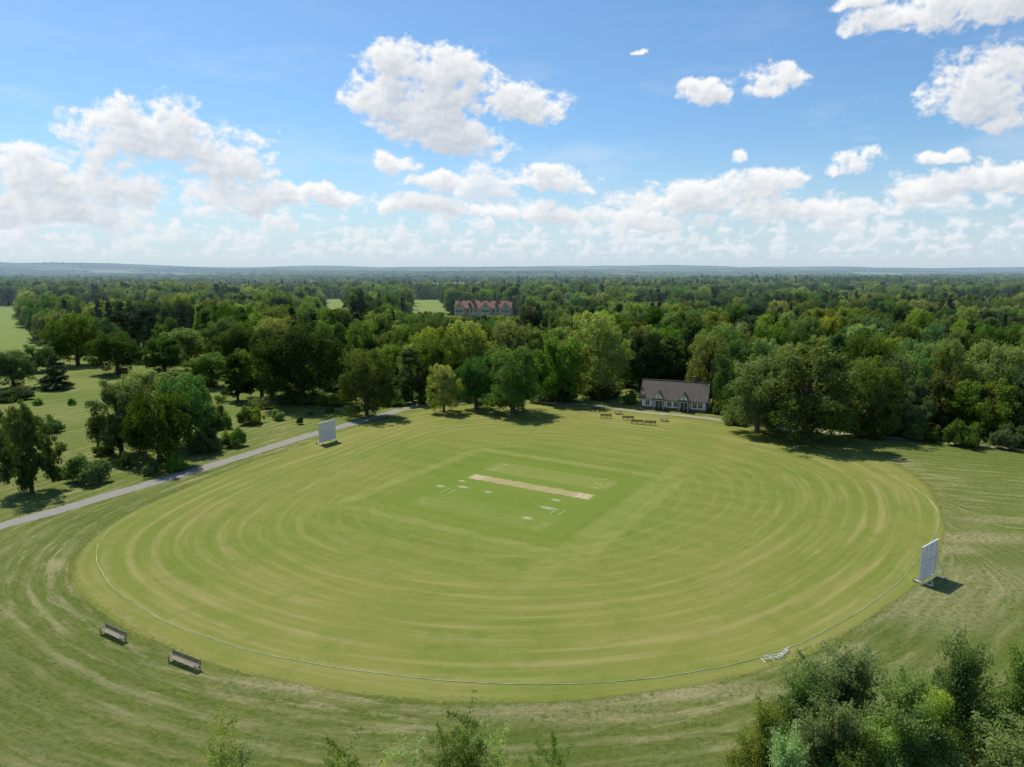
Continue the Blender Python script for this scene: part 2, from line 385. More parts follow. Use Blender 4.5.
def pulse(x,c,w_): return N.ss(N.m('ABSOLUTE',N.m('SUBTRACT',x,c)),w_*0.4,w_,1,0)
p1=N.m('MULTIPLY',pulse(aa,19.5,1.5),N.ss(ab,17,21,1,0)); p2=N.m('MULTIPLY',pulse(ab,18.5,1.5),N.ss(aa,18,23,1,0))
p3=N.m('MULTIPLY',pulse(la_,17,2.2),N.ss(ab,22,34,1,0))
pp=N.m('MULTIPLY',N.m('MAXIMUM',N.m('MAXIMUM',p1,p2),N.m('MULTIPLY',p3,0.8)),N.ss(mid,0.30,0.62))
inside=N.m('MULTIPLY',N.ss(aa,17,21,1,0),N.ss(ab,16,20,1,0))
sw=N.m('MULTIPLY',N.m('SINE',N.m('MULTIPLY',lb_,2*math.pi/5.0)),N.ss(mv,24,44,1,0))
col=N.mix(N.m('MULTIPLY',N.ss(sw,0.0,0.8),0.22),col,(0.225,0.245,0.058))
col=N.mix(N.m('MULTIPLY',inside,0.30),col,(0.122,0.182,0.025))
col=N.mix(N.m('MULTIPLY',pp,0.42),col,(0.29,0.285,0.09))
alpha=N.ss(N.m('ADD',mv,N.m('MULTIPLY',N.m('SUBTRACT',N.m('ADD',fine,st),1.0),5.0)),55.2,56.2,1,0)
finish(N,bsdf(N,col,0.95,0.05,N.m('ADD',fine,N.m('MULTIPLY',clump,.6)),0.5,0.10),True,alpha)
me.materials.append(m)
def sheet(name,pts,z,mat,parent=None):
    mb=MB(); mb.add([(p[0],p[1],z) for p in pts],[tuple(range(len(pts)))]); return mb.obj(name,[mat],parent)
def rect(a0,a1,b0,b1):
    c=Vector((SQ[0],SQ[1],0)); return [c+AX*a+AN*b for a,b in((a0,b0),(a1,b0),(a1,b1),(a0,b1))]
m,N=newmat("square_turf")
pos=N.n('ShaderNodeNewGeometry').outputs['Position']
dv=N.v('SUBTRACT',pos,(SQ[0],SQ[1],0)); lb_=N.v('DOT_PRODUCT',dv,tuple(AN)); la_=N.v('DOT_PRODUCT',dv,tuple(AX))
wn=N.n('ShaderNodeTexWhiteNoise',noise_dimensions='1D'); N.l(N.m('FLOOR',N.m('DIVIDE',N.m('ADD',lb_,1.4),2.8)),wn.inputs['W'])
fine=N.noise(pos,2.2,7,0.85); mid=N.noise(pos,0.22,6,0.7); m2=N.noise(pos,0.8,4,0.65)
al_=N.m('ABSOLUTE',la_)
col=N.mix(N.ss(fine,0.30,0.70),(0.116,0.168,0.022),(0.168,0.216,0.040))
col=N.mix(N.m('MULTIPLY',N.m('MULTIPLY',wn.outputs[0],N.ss(al_,10.5,12.0,1,0)),0.50),col,(0.25,0.25,0.078))
ends=N.m('MULTIPLY',N.ss(N.m('ABSOLUTE',N.m('SUBTRACT',al_,9.6)),.3,2.2,1,0),N.ss(m2,0.48,0.66))
col=N.mix(N.m('MULTIPLY',N.m('MULTIPLY',ends,N.ss(wn.outputs[0],.35,.8)),0.6),col,(0.37,0.33,0.18))
col=N.mix(N.m('MULTIPLY',N.ss(mid,0.48,0.68),0.30),col,(0.105,0.158,0.021))
for (x,y,rx,ry) in((440,486,.7,.5),(463,487,.9,.5),(488,492,.6,.4),(527,518,.7,.5),(548,508,1.2,.5),(556,500,.7,.4),(462,481,.6,.4)):
    X_,Y_=g(x,y); a0=(X_-SQ[0])*AX.x+(Y_-SQ[1])*AX.y; b0=(X_-SQ[0])*AN.x+(Y_-SQ[1])*AN.y
    ca=N.m('DIVIDE',N.m('SUBTRACT',la_,a0),rx*1.25); cb_=N.m('DIVIDE',N.m('SUBTRACT',lb_,b0),ry*1.1)
    dd=N.m('SQRT',N.m('ADD',N.m('MULTIPLY',ca,ca),N.m('MULTIPLY',cb_,cb_))); dd=N.m('ADD',dd,N.m('MULTIPLY',N.m('SUBTRACT',fine,.5),2.2))
    col=N.mix(N.m('MULTIPLY',N.ss(dd,0.2,1.3,1,0),0.7),col,(0.44,0.38,0.25))
# edges grow into the outfield colour
ea=N.m('MAXIMUM',N.m('SUBTRACT',al_,14.0),N.m('SUBTRACT',N.m('ABSOLUTE',N.m('ADD',lb_,2.5)),14.5))
col=N.mix(N.ss(N.m('ADD',ea,N.m('MULTIPLY',N.m('SUBTRACT',fine,.5),3)),-2.2,0.5),col,N.mix(N.ss(fine,0.30,0.70),(0.118,0.160,0.022),(0.176,0.214,0.042)))
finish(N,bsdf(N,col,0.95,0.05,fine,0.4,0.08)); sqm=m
sheet("cricket_square",rect(-14.5,14.5,-17.5,12.5),0.010,sqm)
m,N=newmat("worn_clay")
pos=N.n('ShaderNodeNewGeometry').outputs['Position']; fine=N.noise(pos,2.5,6,0.85); mid=N.noise(pos,0.9,5,0.6)
dv=N.v('SUBTRACT',pos,(SQ[0],SQ[1],0)); la_=N.v('DOT_PRODUCT',dv,tuple(AX))
col=N.mix(N.ss(fine,0.25,0.75),(0.28,0.235,0.10),(0.38,0.315,0.165)); col=N.mix(N.m('MULTIPLY',N.ss(mid,0.40,0.60),0.5),col,(0.24,0.225,0.075))
col=N.mix(N.m('MULTIPLY',N.ss(N.m('ABSOLUTE',N.m('SUBTRACT',N.m('ABSOLUTE',la_),9.4)),.3,2.0,1,0),0.6),col,(0.44,0.36,0.21))
finish(N,bsdf(N,col,0.9,0.1)); clay=m
mb=MB(); top=[];bot=[]
for k in range(81):
    a=-10.9+21.8*k/80
    w1=1.3+random.uniform(-0.3,0.2); w2=1.3+random.uniform(-0.3,0.2)
    c=Vector((SQ[0],SQ[1],0))
    top.append(tuple(c+AX*a+AN*w1+Vector((0,0,0.014)))); bot.append(tuple(c+AX*a-AN*w2+Vector((0,0,0.014))))
mb.add(top+bot,[(81+k,81+k+1,k+1,k) for k in range(80)])
mb.obj("cricket_pitch",[clay])
white=simple("white_paint",(0.76,0.76,0.74),0.5,0.06,2.0)
mb=MB(); c=Vector((SQ[0],SQ[1],0.018))
for bo,k_ in((0,1.0),(-8.4,.8)):
    for s in(-1,1):
        for off,wd in((10.06,2.4),(8.84,2.2)):
            p=c+AX*s*off+AN*bo; mb.box(p,(0.045*k_,wd,0.002),0,Matrix.Rotation(ROT,3,'Z'))
mb.obj("crease_lines",[white])
rope_px=[(905,482),(925,495),(938,510),(939,528),(925,551),(900,582),(862,611),(800,645),(740,664),(660,678),(590,684),(520,685),(440,681),(340,669),(250,652),(165,623),(112,589),(96,562),(97,545),(112,527)]
R_=np.array([g(*p) for p in rope_px]); k=np.arange(len(R_)); kk=np.linspace(0,len(R_)-1,260)
def smooth(a,n=13):
    kr=np.hanning(n+2)[1:-1]; kr/=kr.sum(); p=np.concatenate([np.full(n//2,a[0]),a,np.full(n//2,a[-1])]); return np.convolve(p,kr,'valid')
rx_=smooth(np.interp(kk,k,R_[:,0])); ry_=smooth(np.interp(kk,k,R_[:,1]))
mb=MB(); mb.tube([(a,b,0.035) for a,b in zip(rx_,ry_)],[0.026]*len(rx_),6)
ropem=simple("rope_fibre",(0.42,0.52,0.32),0.8,0.4,0.5); mb.obj("boundary_rope",[ropem])
# ------------------------------------------------------------------ roads
m,N=newmat("worn_asphalt")
pos=N.n('ShaderNodeNewGeometry').outputs['Position']; fine=N.noise(pos,5,6,0.8); mid=N.noise(pos,0.5,5,0.6)
col=N.mix(N.ss(fine,0.25,0.75),(0.20,0.185,0.16),(0.30,0.28,0.25)); col=N.mix(N.m('MULTIPLY',N.ss(mid,0.45,0.65),0.35),col,(0.20,0.19,0.13))
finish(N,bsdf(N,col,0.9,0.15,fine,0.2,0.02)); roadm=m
def road(name,pxs,wd,z,mat):
    R=np.array([g(*p) for p in pxs]); k=np.arange(len(R)); kk=np.linspace(0,len(R)-1,len(R)*14)
    x=smooth(np.interp(kk,k,R[:,0]),15); y=smooth(np.interp(kk,k,R[:,1]),15)
    dx=np.gradient(x); dy=np.gradient(y); L=np.hypot(dx,dy); nx_,ny_=-dy/L,dx/L
    w1=wd/2+rng.uniform(-.16,.16,len(x)); n=len(x)
    vs=[(a,b,z) for a,b in zip(x+nx_*w1,y+ny_*w1)]+[(a,b,z) for a,b in zip(x-nx_*w1,y-ny_*w1)]
    mb=MB(); mb.add(vs,[(i,i+1,n+i+1,n+i) for i in range(n-1)]); return mb.obj(name,[mat])
road("road",[(-160,570),(-70,546),(0,526),(60,510),(120,492),(180,475),(240,457),(300,438),(350,424),(385,415),(402,409)],2.9,0.011,roadm)
m,N=newmat("gravel_path")
pos=N.n('ShaderNodeNewGeometry').outputs['Position']; fine=N.noise(pos,5,6,0.8)
col=N.mix(N.ss(fine,0.25,0.75),(0.24,0.22,0.15),(0.36,0.33,0.24)); finish(N,bsdf(N,col,0.9,0.1)); gpm=m
road("path",[(402,409),(430,402),(480,400),(540,402),(600,406),(650,413),(700,417),(740,423),(800,430),(860,435),(920,440),(980,446),(1030,451),(1100,458),(1200,470)],1.8,0.013,gpm)
# ------------------------------------------------------------------ trees
def leafmat(name,c0,c1,c2,transl=0.42):
    m,N=newmat(name)
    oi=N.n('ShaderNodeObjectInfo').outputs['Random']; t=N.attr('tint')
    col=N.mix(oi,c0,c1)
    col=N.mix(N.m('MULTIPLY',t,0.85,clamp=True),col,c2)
    hsv=N.n('ShaderNodeHueSaturation'); N.l(col,hsv.inputs['Color'])
    r2=N.m('FRACT',N.m('MULTIPLY',oi,17.31))
    N.l(N.m('ADD',0.56,N.m('MULTIPLY',r2,0.95)),hsv.inputs['Value'])
    N.l(N.m('ADD',0.462,N.m('MULTIPLY',N.m('FRACT',N.m('MULTIPLY',oi,7.7)),0.070)),hsv.inputs['Hue'])
    N.l(N.m('ADD',0.80,N.m('MULTIPLY',N.m('FRACT',N.m('MULTIPLY',oi,31.7)),0.3)),hsv.inputs['Saturation'])
    col=hsv.outputs[0]
    b=N.n('ShaderNodeBsdfDiffuse'); N.l(col,b.inputs[0])
    tr=N.n('ShaderNodeBsdfTranslucent'); N.l(N.mix(1.0,col,(1.45,1.5,0.6),'MULTIPLY'),tr.inputs[0])
    mx=N.n('ShaderNodeMixShader'); mx.inputs[0].default_value=transl; N.l(b.outputs[0],mx.inputs[1]); N.l(tr.outputs[0],mx.inputs[2])
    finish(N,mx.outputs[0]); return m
LEAF=leafmat("broad_leaves",(0.066,0.126,0.024),(0.100,0.160,0.035),(0.175,0.250,0.062))
LEAFD=leafmat("dark_leaves",(0.042,0.090,0.022),(0.060,0.112,0.030),(0.115,0.180,0.050),0.34)
LEAFB=leafmat("bright_leaves",(0.130,0.195,0.032),(0.175,0.225,0.042),(0.26,0.32,0.08))
CONI=leafmat("conifer_needles",(0.024,0.050,0.026),(0.036,0.062,0.030),(0.065,0.10,0.045),0.15)
WILL=leafmat("willow_leaves",(0.110,0.160,0.050),(0.130,0.185,0.058),(0.21,0.275,0.095),0.45)
NEARW=leafmat("sapling_willow_leaves",(0.18,0.25,0.085),(0.20,0.27,0.09),(0.32,0.40,0.16),0.50)
NEARL=leafmat("young_leaves",(0.15,0.24,0.05),(0.18,0.26,0.055),(0.29,0.38,0.10),0.50)
BARK=simple("bark",(0.11,0.085,0.06),0.9,0.4,2.0,0.1)
def unit(v): return v/np.maximum(np.linalg.norm(v,axis=1,keepdims=True),1e-6)
def assemble(name,mb,q,tint,mat,H,R):
    nl=len(tint); tv=np.array(mb.v); nv=len(tv)
    me=bpy.data.meshes.new(name)
    co=np.concatenate([tv,q]); me.vertices.add(len(co)); me.vertices.foreach_set('co',co.astype(np.float32).ravel())
    lens=[len(f) for f in mb.f]; loops=[i for f in mb.f for i in f]
    al=np.concatenate([np.array(loops),np.arange(nv,nv+4*nl)]).astype(np.int32)
    allens=np.concatenate([np.array(lens),np.full(nl,4)]); starts=np.concatenate([[0],np.cumsum(allens)[:-1]]).astype(np.int32)
    me.loops.add(len(al)); me.loops.foreach_set('vertex_index',al)
    me.polygons.add(len(allens)); me.polygons.foreach_set('loop_start',starts)
    me.materials.append(mat); me.materials.append(BARK)
    me.polygons.foreach_set('material_index',np.concatenate([np.ones(len(lens)),np.zeros(nl)]).astype(np.int32))
    me.update(calc_edges=True)
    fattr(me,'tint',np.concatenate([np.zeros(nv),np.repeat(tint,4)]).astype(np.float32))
    me['H']=float(H); me['R']=float(R)
    return me
def tree_mesh(name,seed,H,R,zb,kind,nl,leaf,mat,lobes=34,ns=9,loose=0.08):
    r=np.random.default_rng(seed); top=H; cz=zb+(H-zb)*0.44; hu=H-cz; hl=cz-zb; hz=(H-zb)/2
    cs=[];rs=[]
    ang=r.uniform(0,6.28,3)
    for i in range(lobes):
        d=unit(r.normal(size=(1,3)))[0]; q=r.uniform(0.45,0.84)
        if kind=='cone':
            h=r.uniform(0,1); rad=R*(1-h)**0.8*0.75+0.3; a=r.uniform(0,2*math.pi); q2=r.uniform(0.4,1)
            c=np.array([rad*q2*math.cos(a),rad*q2*math.sin(a),zb+h*(H-zb)*0.95]); lr=R*(0.34*(1-h)+0.10)
        elif kind=='bush':
            d[2]=abs(d[2]); c=np.array([d[0]*R*q,d[1]*R*q,H*0.15+d[2]*H*0.6*q]); lr=R*r.uniform(0.25,0.42)
        else:
            t_=math.atan2(d[1],d[0]); hor=math.hypot(d[0],d[1])
            w_=(1+0.10*math.sin(2*t_+ang[0])+0.08*math.sin(3*t_+ang[1]))
            if d[2]<0: hor=hor**0.45
            else: hor=hor**0.9
            c=np.array([math.cos(t_)*hor*R*q*w_,math.sin(t_)*hor*R*q*w_,cz+d[2]*(hu if d[2]>0 else hl)*q*(1.0 if d[2]>0 else 1.15)]); lr=R*r.uniform(0.18,0.35)
        cs.append(c); rs.append(lr)
    cs=np.array(cs); rs=np.array(rs)
    squash={'willow':1.7,'cone':0.55}.get(kind,0.9)
    sc=[];sr=[];stt=[]
    for c,lr in zip(cs,rs):
        d=unit(r.normal(size=(ns,3))); d[:,2]=d[:,2]*0.8+0.15; lt=r.uniform(0,1)
        for k in range(ns):
            sc.append(c+d[k]*lr*np.array([1,1,squash])*r.uniform(0.5,1.0)); sr.append(lr*r.uniform(0.26,0.52)); stt.append(0.5*lt+0.5*r.uniform(0,1))
    sc=np.array(sc); sr=np.array(sr); stt=np.array(stt)
    p=sr**2/np.sum(sr**2); ch=r.choice(len(sr),nl,p=p)
    d=unit(r.normal(size=(nl,3))); d[:,2]+=0.15; d=unit(d)
    pos=sc[ch]+d*sr[ch][:,None]*r.uniform(0.55,1.15,(nl,1))
    stray=r.random(nl)<loose; pos[stray]+=r.normal(size=(stray.sum(),3))*R*0.06
    low=pos[:,2]<0.4; pos[low,2]=r.uniform(0.2,1.5,low.sum())
    ctr=np.array([0,0,cz if kind!='bush' else 0.0])
    gl=unit((pos-ctr)/np.array([R,R,max(hz,0.1)]))
    n=unit(d*0.7+gl*0.5+r.normal(size=(nl,3))*0.45)
    a=unit(np.cross(n,r.normal(size=(nl,3)))); b=np.cross(n,a)
    L=leaf*r.uniform(0.5,1.35,(nl,1)); W=L*r.uniform(0.45,0.9,(nl,1))
    if kind=='willow': a=unit(a*0.5+np.array([0,0,-1.0])); b=unit(np.cross(n,a)); L=L*1.6; W=W*0.6
    q=np.stack([pos-a*L*.5,pos+b*W*.5+a*L*r.uniform(-.1,.25,(nl,1)),pos+a*L*.5+n*L*0.12,pos-b*W*.5+a*L*r.uniform(-.1,.25,(nl,1))],1).reshape(-1,3)
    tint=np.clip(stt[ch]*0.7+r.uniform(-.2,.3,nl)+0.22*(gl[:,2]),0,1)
    mb=MB(); tr=R*0.055+0.08; tz=H*0.7 if kind!='cone' else H*0.95
    if kind=='bush': tz=H*0.4; tr=0.12
    lean=r.normal(size=2)*0.02*H
    mb.tube([(0,0,-0.2),(0,0,0.15),(lean[0]*.3,lean[1]*.3,tz*0.4),(lean[0],lean[1],tz)],[tr*1.6,tr*1.15,tr*0.85,tr*0.3],8)
    for i in range(min(14,lobes)):
        c=cs[i]; z0=min(max(zb*0.8,c[2]*0.55),tz*0.85)
        if kind=='cone': z0=max(c[2]-0.3,0.5)
        mid=np.array([c[0]*0.5,c[1]*0.5,z0+(c[2]-z0)*0.6])
        mb.tube([(0,0,z0),tuple(mid),tuple(c)],[tr*0.45,tr*0.28,tr*0.1],5)
    return assemble(name,mb,q,tint,mat,H,R)
def shoot_tree(name,seed,H,R,mat,nsh,per,leaf,spread=0.16,sh=(1.2,2.6),topw=0.3,updir=(.2,1.0)):
    """young tree: many leafy shoots springing from the limbs"""
    r=np.random.default_rng(seed); mb=MB()
    mb.tube([(0,0,-.2),(0.05,0,H*.3),(-.1,.1,H*.6),(0.05,0,H*.86)],[.2,.14,.09,.03],7)
    limbs=[]
    for i in range(30):
        h=r.uniform(0.08,0.92); a=r.uniform(0,6.28); out=R*(1-(1-topw)*h)*r.uniform(.4,.95)
        p0=np.array([0,0,H*h*0.75]); p2=np.array([out*math.cos(a),out*math.sin(a),H*h*0.8+out*r.uniform(.2,.8)]); p1=(p0+p2)/2+np.array([0,0,-.1*out])
        mb.tube([tuple(p0),tuple(p1),tuple(p2)],[.06,.04,.015],5); limbs.append((p0,p1,p2))
    P=[];TN=[];DR=[]
    for s in range(nsh):
        p0,p1,p2=limbs[r.integers(0,len(limbs))] if r.random()<0.90 else (np.array([0,0,H*.5]),np.array([0,0,H*.7]),np.array([0,0,H*.84]))
        t=r.uniform(0.2,1.0); b=(1-t)**2*p0+2*t*(1-t)*p1+t*t*p2
        az_=r.uniform(0,6.28); o=np.array([math.cos(az_),math.sin(az_),0])*r.uniform(.3,1.1); og=b*np.array([1,1,0]); og=og/(np.linalg.norm(og)+.01)*.35
        d=o+og+np.array([0,0,r.uniform(*updir)]); d/=np.linalg.norm(d); L=r.uniform(*sh)
        tip=b+d*L
        if tip[2]>H: L*=max(0.2,(H-b[2])/(tip[2]-b[2])); tip=b+d*L
        if s%3==0: mb.tube([tuple(b),tuple(tip)],[.018,.006],3,caps=False)
        n=int(per*r.uniform(.5,1.4)); u=r.random(n)**0.8
        sp=spread*(1.1-0.55*u)*r.uniform(.6,1.5)
        P.append(b+np.outer(u,d)*L+r.normal(size=(n,3))*sp[:,None]); TN.append(np.full(n,r.uniform(0,1))+0.25*u); DR.append(np.repeat(d[None],n,0))
    P=np.concatenate(P); TN=np.concatenate(TN); DR=np.concatenate(DR); nl=len(P)
    P[:,2]=np.maximum(P[:,2],.1)
    P[:,2]*=H/np.percentile(P[:,2],99.7)
    n=unit(r.normal(size=(nl,3))*0.7+P*np.array([1,1,0])/max(R,.1)*0.4+np.array([0,0,.9])); a=unit(np.cross(n,r.normal(size=(nl,3)))+DR*.5); b=unit(np.cross(n,a))
    L=leaf*r.uniform(.6,1.4,(nl,1)); W=L*r.uniform(.4,.7,(nl,1))
    q=np.stack([P-a*L*.5,P+b*W*.5,P+a*L*.5,P-b*W*.5],1).reshape(-1,3)
    return assemble(name,mb,q,np.clip(TN*.7+r.uniform(-.15,.3,nl),0,1),mat,H,R)
PR={}
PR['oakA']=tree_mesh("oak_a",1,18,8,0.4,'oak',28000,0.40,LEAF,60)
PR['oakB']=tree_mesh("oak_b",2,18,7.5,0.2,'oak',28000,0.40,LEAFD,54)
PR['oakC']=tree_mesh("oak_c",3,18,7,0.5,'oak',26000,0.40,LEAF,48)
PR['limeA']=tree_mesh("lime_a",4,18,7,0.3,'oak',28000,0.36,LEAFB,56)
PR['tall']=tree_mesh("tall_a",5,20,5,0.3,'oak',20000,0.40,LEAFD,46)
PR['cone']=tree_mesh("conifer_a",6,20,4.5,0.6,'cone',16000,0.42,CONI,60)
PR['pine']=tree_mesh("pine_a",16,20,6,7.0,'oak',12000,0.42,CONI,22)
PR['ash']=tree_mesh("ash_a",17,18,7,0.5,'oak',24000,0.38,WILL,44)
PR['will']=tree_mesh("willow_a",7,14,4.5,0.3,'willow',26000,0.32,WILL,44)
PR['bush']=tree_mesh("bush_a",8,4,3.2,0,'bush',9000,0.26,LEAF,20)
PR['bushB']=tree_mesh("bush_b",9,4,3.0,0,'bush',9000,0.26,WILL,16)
def place(kind,name,px,py,top,wpx,rz=None):
    X_,Y_=g(px,py); h=topz(Y_,top); wd=wpx*depth(X_,Y_)/F
    me=PR[kind]; o=bpy.data.objects.new(name,me); scene.collection.objects.link(o)
    o.location=(X_,Y_,0); o.rotation_euler=(0,0,rz if rz is not None else random.uniform(0,6.28))
    s=wd/2/(me['R']*1.02); o.scale=(s*random.uniform(.95,1.05),s*random.uniform(.95,1.05),h/(me['H']*1.0)); return o
T_=[('will','willow_tree',32,492,404,58),('tall','oak_tree',-6,470,398,50),
('oakC','oak_tree',122,455,374,62),('oakA','oak_tree',160,464,384,68),('oakB','oak_tree',190,446,364,68),('limeA','lime_tree',142,430,368,64),('will','willow_tree',212,440,388,34),
('cone','conifer_tree',57,389,351,34),('oakB','oak_tree',14,388,345,42),('oakC','oak_tree',36,372,342,38),
('oakA','oak_tree',78,365,310,56),('oakB','oak_tree',118,374,326,54),('pine','cedar_tree',140,360,306,52),('oakC','oak_tree',165,372,333,46),('oakB','oak_tree',98,352,312,52),('ash','ash_tree',188,362,322,50),('oakC','oak_tree',60,352,306,44),
('oakB','oak_tree',212,387,348,50),('tall','poplar_tree',238,401,350,36),('oakC','oak_tree',262,398,343,50),
('oakB','oak_tree',302,405,312,88),('oakA','oak_tree',367,416,344,60),('tall','oak_tree',412,402,344,36),
('limeA','lime_tree',444,412,362,36),('oakB','oak_tree',476,409,350,42),('oakA','oak_tree',513,413,341,70),
('oakC','oak_tree',556,402,328,60),('limeA','lime_tree',598,398,308,66),('oakB','oak_tree',640,391,320,60),('tall','oak_tree',668,388,332,44),
('limeA','lime_tree',706,405,331,48),('oakC','oak_tree',738,418,328,56),('oakA','oak_tree',757,432,350,70),('oakC','oak_tree',806,441,336,114),
('oakA','oak_tree',866,436,350,64),('will','willow_tree',905,433,380,48),('limeA','lime_tree',940,428,370,54),('oakC','oak_tree',985,436,373,60),('oakB','oak_tree',1035,440,356,64),
('ash','ash_tree',888,425,343,60)]
for t in T_: place(*t)
B_=[('bush','hawthorn_bush',962,446,412,40),('bushB','hawthorn_bush',1008,448,415,38),('bush','hawthorn_bush',1045,452,414,50),('bushB','hawthorn_bush',905,437,410,46),
('bush','hawthorn_bush',235,446,421,28),('bush','hawthorn_bush',205,452,422,38),('bushB','hawthorn_bush',278,420,405,14),('bush','hawthorn_bush',300,424,412,8),
('bushB','hawthorn_bush',88,482,444,44),('bush','hawthorn_bush',60,478,462,22),('bushB','hawthorn_bush',20,432,408,44),('bush','hawthorn_bush',52,432,414,26),
('bush','hawthorn_bush',72,405,396,10),('bushB','hawthorn_bush',190,404,388,26),('bush','hawthorn_bush',250,424,400,30),('bush','hawthorn_bush',222,428,406,26),
('bush','hawthorn_bush',630,404,386,18),('bush','hawthorn_bush',722,414,396,24),('bushB','hawthorn_bush',540,402,392,24),('bush','hawthorn_bush',126,468,446,16),
('bush','hawthorn_bush',300,402,386,56),('bush','hawthorn_bush',336,404,386,42),('bush','hawthorn_bush',395,404,386,40),('bush','hawthorn_bush',870,437,412,44),
('bush','hawthorn_bush',10,400,384,50),('bush','hawthorn_bush',175,386,368,74),('bush','hawthorn_bush',560,400,382,40),('bush','hawthorn_bush',600,398,378,44),
('bushB','hawthorn_bush',150,474,456,18),('bush','hawthorn_bush',175,470,450,26),('bushB','hawthorn_bush',330,412,404,10),('bush','hawthorn_bush',105,455,440,24),('bushB','hawthorn_bush',260,408,392,24),
('bush','hawthorn_bush',925,440,418,36),('bush','hawthorn_bush',735,424,405,30),('bush','hawthorn_bush',500,402,388,44),('bush','hawthorn_bush',430,402,386,40),
('bushB','hawthorn_bush',100,425,416,8),('bush','hawthorn_bush',130,412,404,8),('bushB','hawthorn_bush',60,450,438,14),('bush','hawthorn_bush',38,405,396,12),('bushB','hawthorn_bush',310,415,409,6)]
for t in B_: place(*t)
NP=[shoot_tree("young_tree_a",21,14,3.8,NEARW,620,170,0.15,.26,(1.0,2.2),.45),shoot_tree("young_tree_b",22,14,3.5,NEARL,560,170,0.15,.28,(.9,2.0),.45),shoot_tree("young_tree_c",23,14,1.9,NEARL,190,95,0.13,.16,(.9,2.0),.35),
    tree_mesh("young_tree_d",24,14,3.6,1.0,'oak',80000,0.14,NEARL,90,12,.3),shoot_tree("young_tree_e",25,14,1.7,NEARW,140,90,0.13,.14,(.9,2.2),.3)]
def near(i,px,toppy,h,wd,name):
    v=(383.5-toppy)/F; sl=(-S+v*C)/(C+v*S); Y_=(h-HC)/sl; X_=(px-512)/F*depth(0,Y_,h)
    me=NP[i]; o=bpy.data.objects.new(name,me); scene.collection.objects.link(o)
    o.location=(X_,Y_,0); o.rotation_euler=(0,0,random.uniform(0,6.28)); s=wd/2/me['R']; o.scale=(s,s,h/14)
for a in [(0,850,652,13,7,'willow_tree'),(1,804,680,12,5.5,'alder_tree'),(1,965,646,14,5.6,'alder_tree'),(0,905,680,13,6.5,'willow_tree'),(3,1000,688,12.5,6,'lime_tree'),(1,768,706,11.5,4.2,'alder_tree'),
          (0,835,704,12,5.5,'willow_tree'),(3,955,722,11,6,'lime_tree'),(1,1030,652,14.5,5.6,'alder_tree'),(1,885,728,11,5,'alder_tree'),(0,1040,724,12,7,'willow_tree'),(0,790,738,11,5,'willow_tree'),(3,932,672,13,4.6,'alder_tree'),(3,862,716,12,5,'lime_tree'),
          (2,218,720,11,2.8,'alder_tree'),(2,345,742,11,3.2,'alder_tree'),(2,468,708,11.5,3.4,'alder_tree'),(4,412,742,10,3.2,'willow_tree'),(2,556,746,11,3.2,'alder_tree'),(4,498,732,10,3.0,'willow_tree'),(4,240,742,10,2.6,'willow_tree'),(2,444,732,10.5,2.8,'alder_tree'),(4,385,752,9,2.8,'willow_tree')]:
    near(*a)
pc=bpy.data.collections.new("woodland_trees")
order=['oakA','oakB','oakC','limeA','tall','cone','pine','ash']
for i,k_ in enumerate(order):
    o=bpy.data.objects.new("tree_%d_%s"%(i,k_),PR[k_]); pc.objects.link(o)
fc_=bpy.data.collections.new("distant_woodland_trees")
for i in range(3):
    mm=tree_mesh("distant_tree_%d"%i,31+i,18,8,1.0,'oak',2600,1.25,(LEAF,LEAFD,LEAFB)[i],26); o=bpy.data.objects.new("tree_%d"%i,mm); fc_.objects.link(o)
mm=tree_mesh("distant_tree_3",35,20,5,1,'cone',1800,1.1,CONI,40); o=bpy.data.objects.new("tree_3",mm); fc_.objects.link(o)
def scatter(name,pts,scl,rot,idx,coll):
    me=bpy.data.meshes.new(name); me.vertices.add(len(pts)); me.vertices.foreach_set('co',pts.astype(np.float32).ravel())
    fattr(me,'scl',scl.astype(np.float32),'FLOAT_VECTOR'); 
    rv=np.zeros((len(pts),3),np.float32); rv[:,2]=rot; fattr(me,'rot',rv,'FLOAT_VECTOR'); fattr(me,'idx',idx.astype(np.int32),'INT')
    o=bpy.data.objects.new(name,me); scene.collection.objects.link(o)
    ng=bpy.data.node_groups.new(name,'GeometryNodeTree'); ng.interface.new_socket('Geometry',in_out='INPUT',socket_type='NodeSocketGeometry'); ng.interface.new_socket('Geometry',in_out='OUTPUT',socket_type='NodeSocketGeometry')
    n=ng.nodes; gi=n.new('NodeGroupInput'); go=n.new('NodeGroupOutput'); ip=n.new('GeometryNodeInstanceOnPoints'); ci=n.new('GeometryNodeCollectionInfo')
    ci.inputs['Collection'].default_value=coll; ci.inputs['Separate Children'].default_value=True; ci.inputs['Reset Children'].default_value=True
    def na(nm,t):
        x=n.new('GeometryNodeInputNamedAttribute'); x.data_type=t; x.inputs['Name'].default_value=nm
        return [s for s in x.outputs if s.enabled and s.name=='Attribute'][0]
    er=n.new('FunctionNodeEulerToRotation')
    L=ng.links; L.new(gi.outputs[0],ip.inputs['Points']); L.new(ci.outputs[0],ip.inputs['Instance']); ip.inputs['Pick Instance'].default_value=True
    L.new(na('idx','INT'),ip.inputs['Instance Index']); L.new(na('scl','FLOAT_VECTOR'),ip.inputs['Scale']); L.new(na('rot','FLOAT_VECTOR'),er.inputs[0]); L.new(er.outputs[0],ip.inputs['Rotation'])
    L.new(ip.outputs[0],go.inputs[0]); md=o.modifiers.new("scatter",'NODES'); md.node_group=ng
    return o
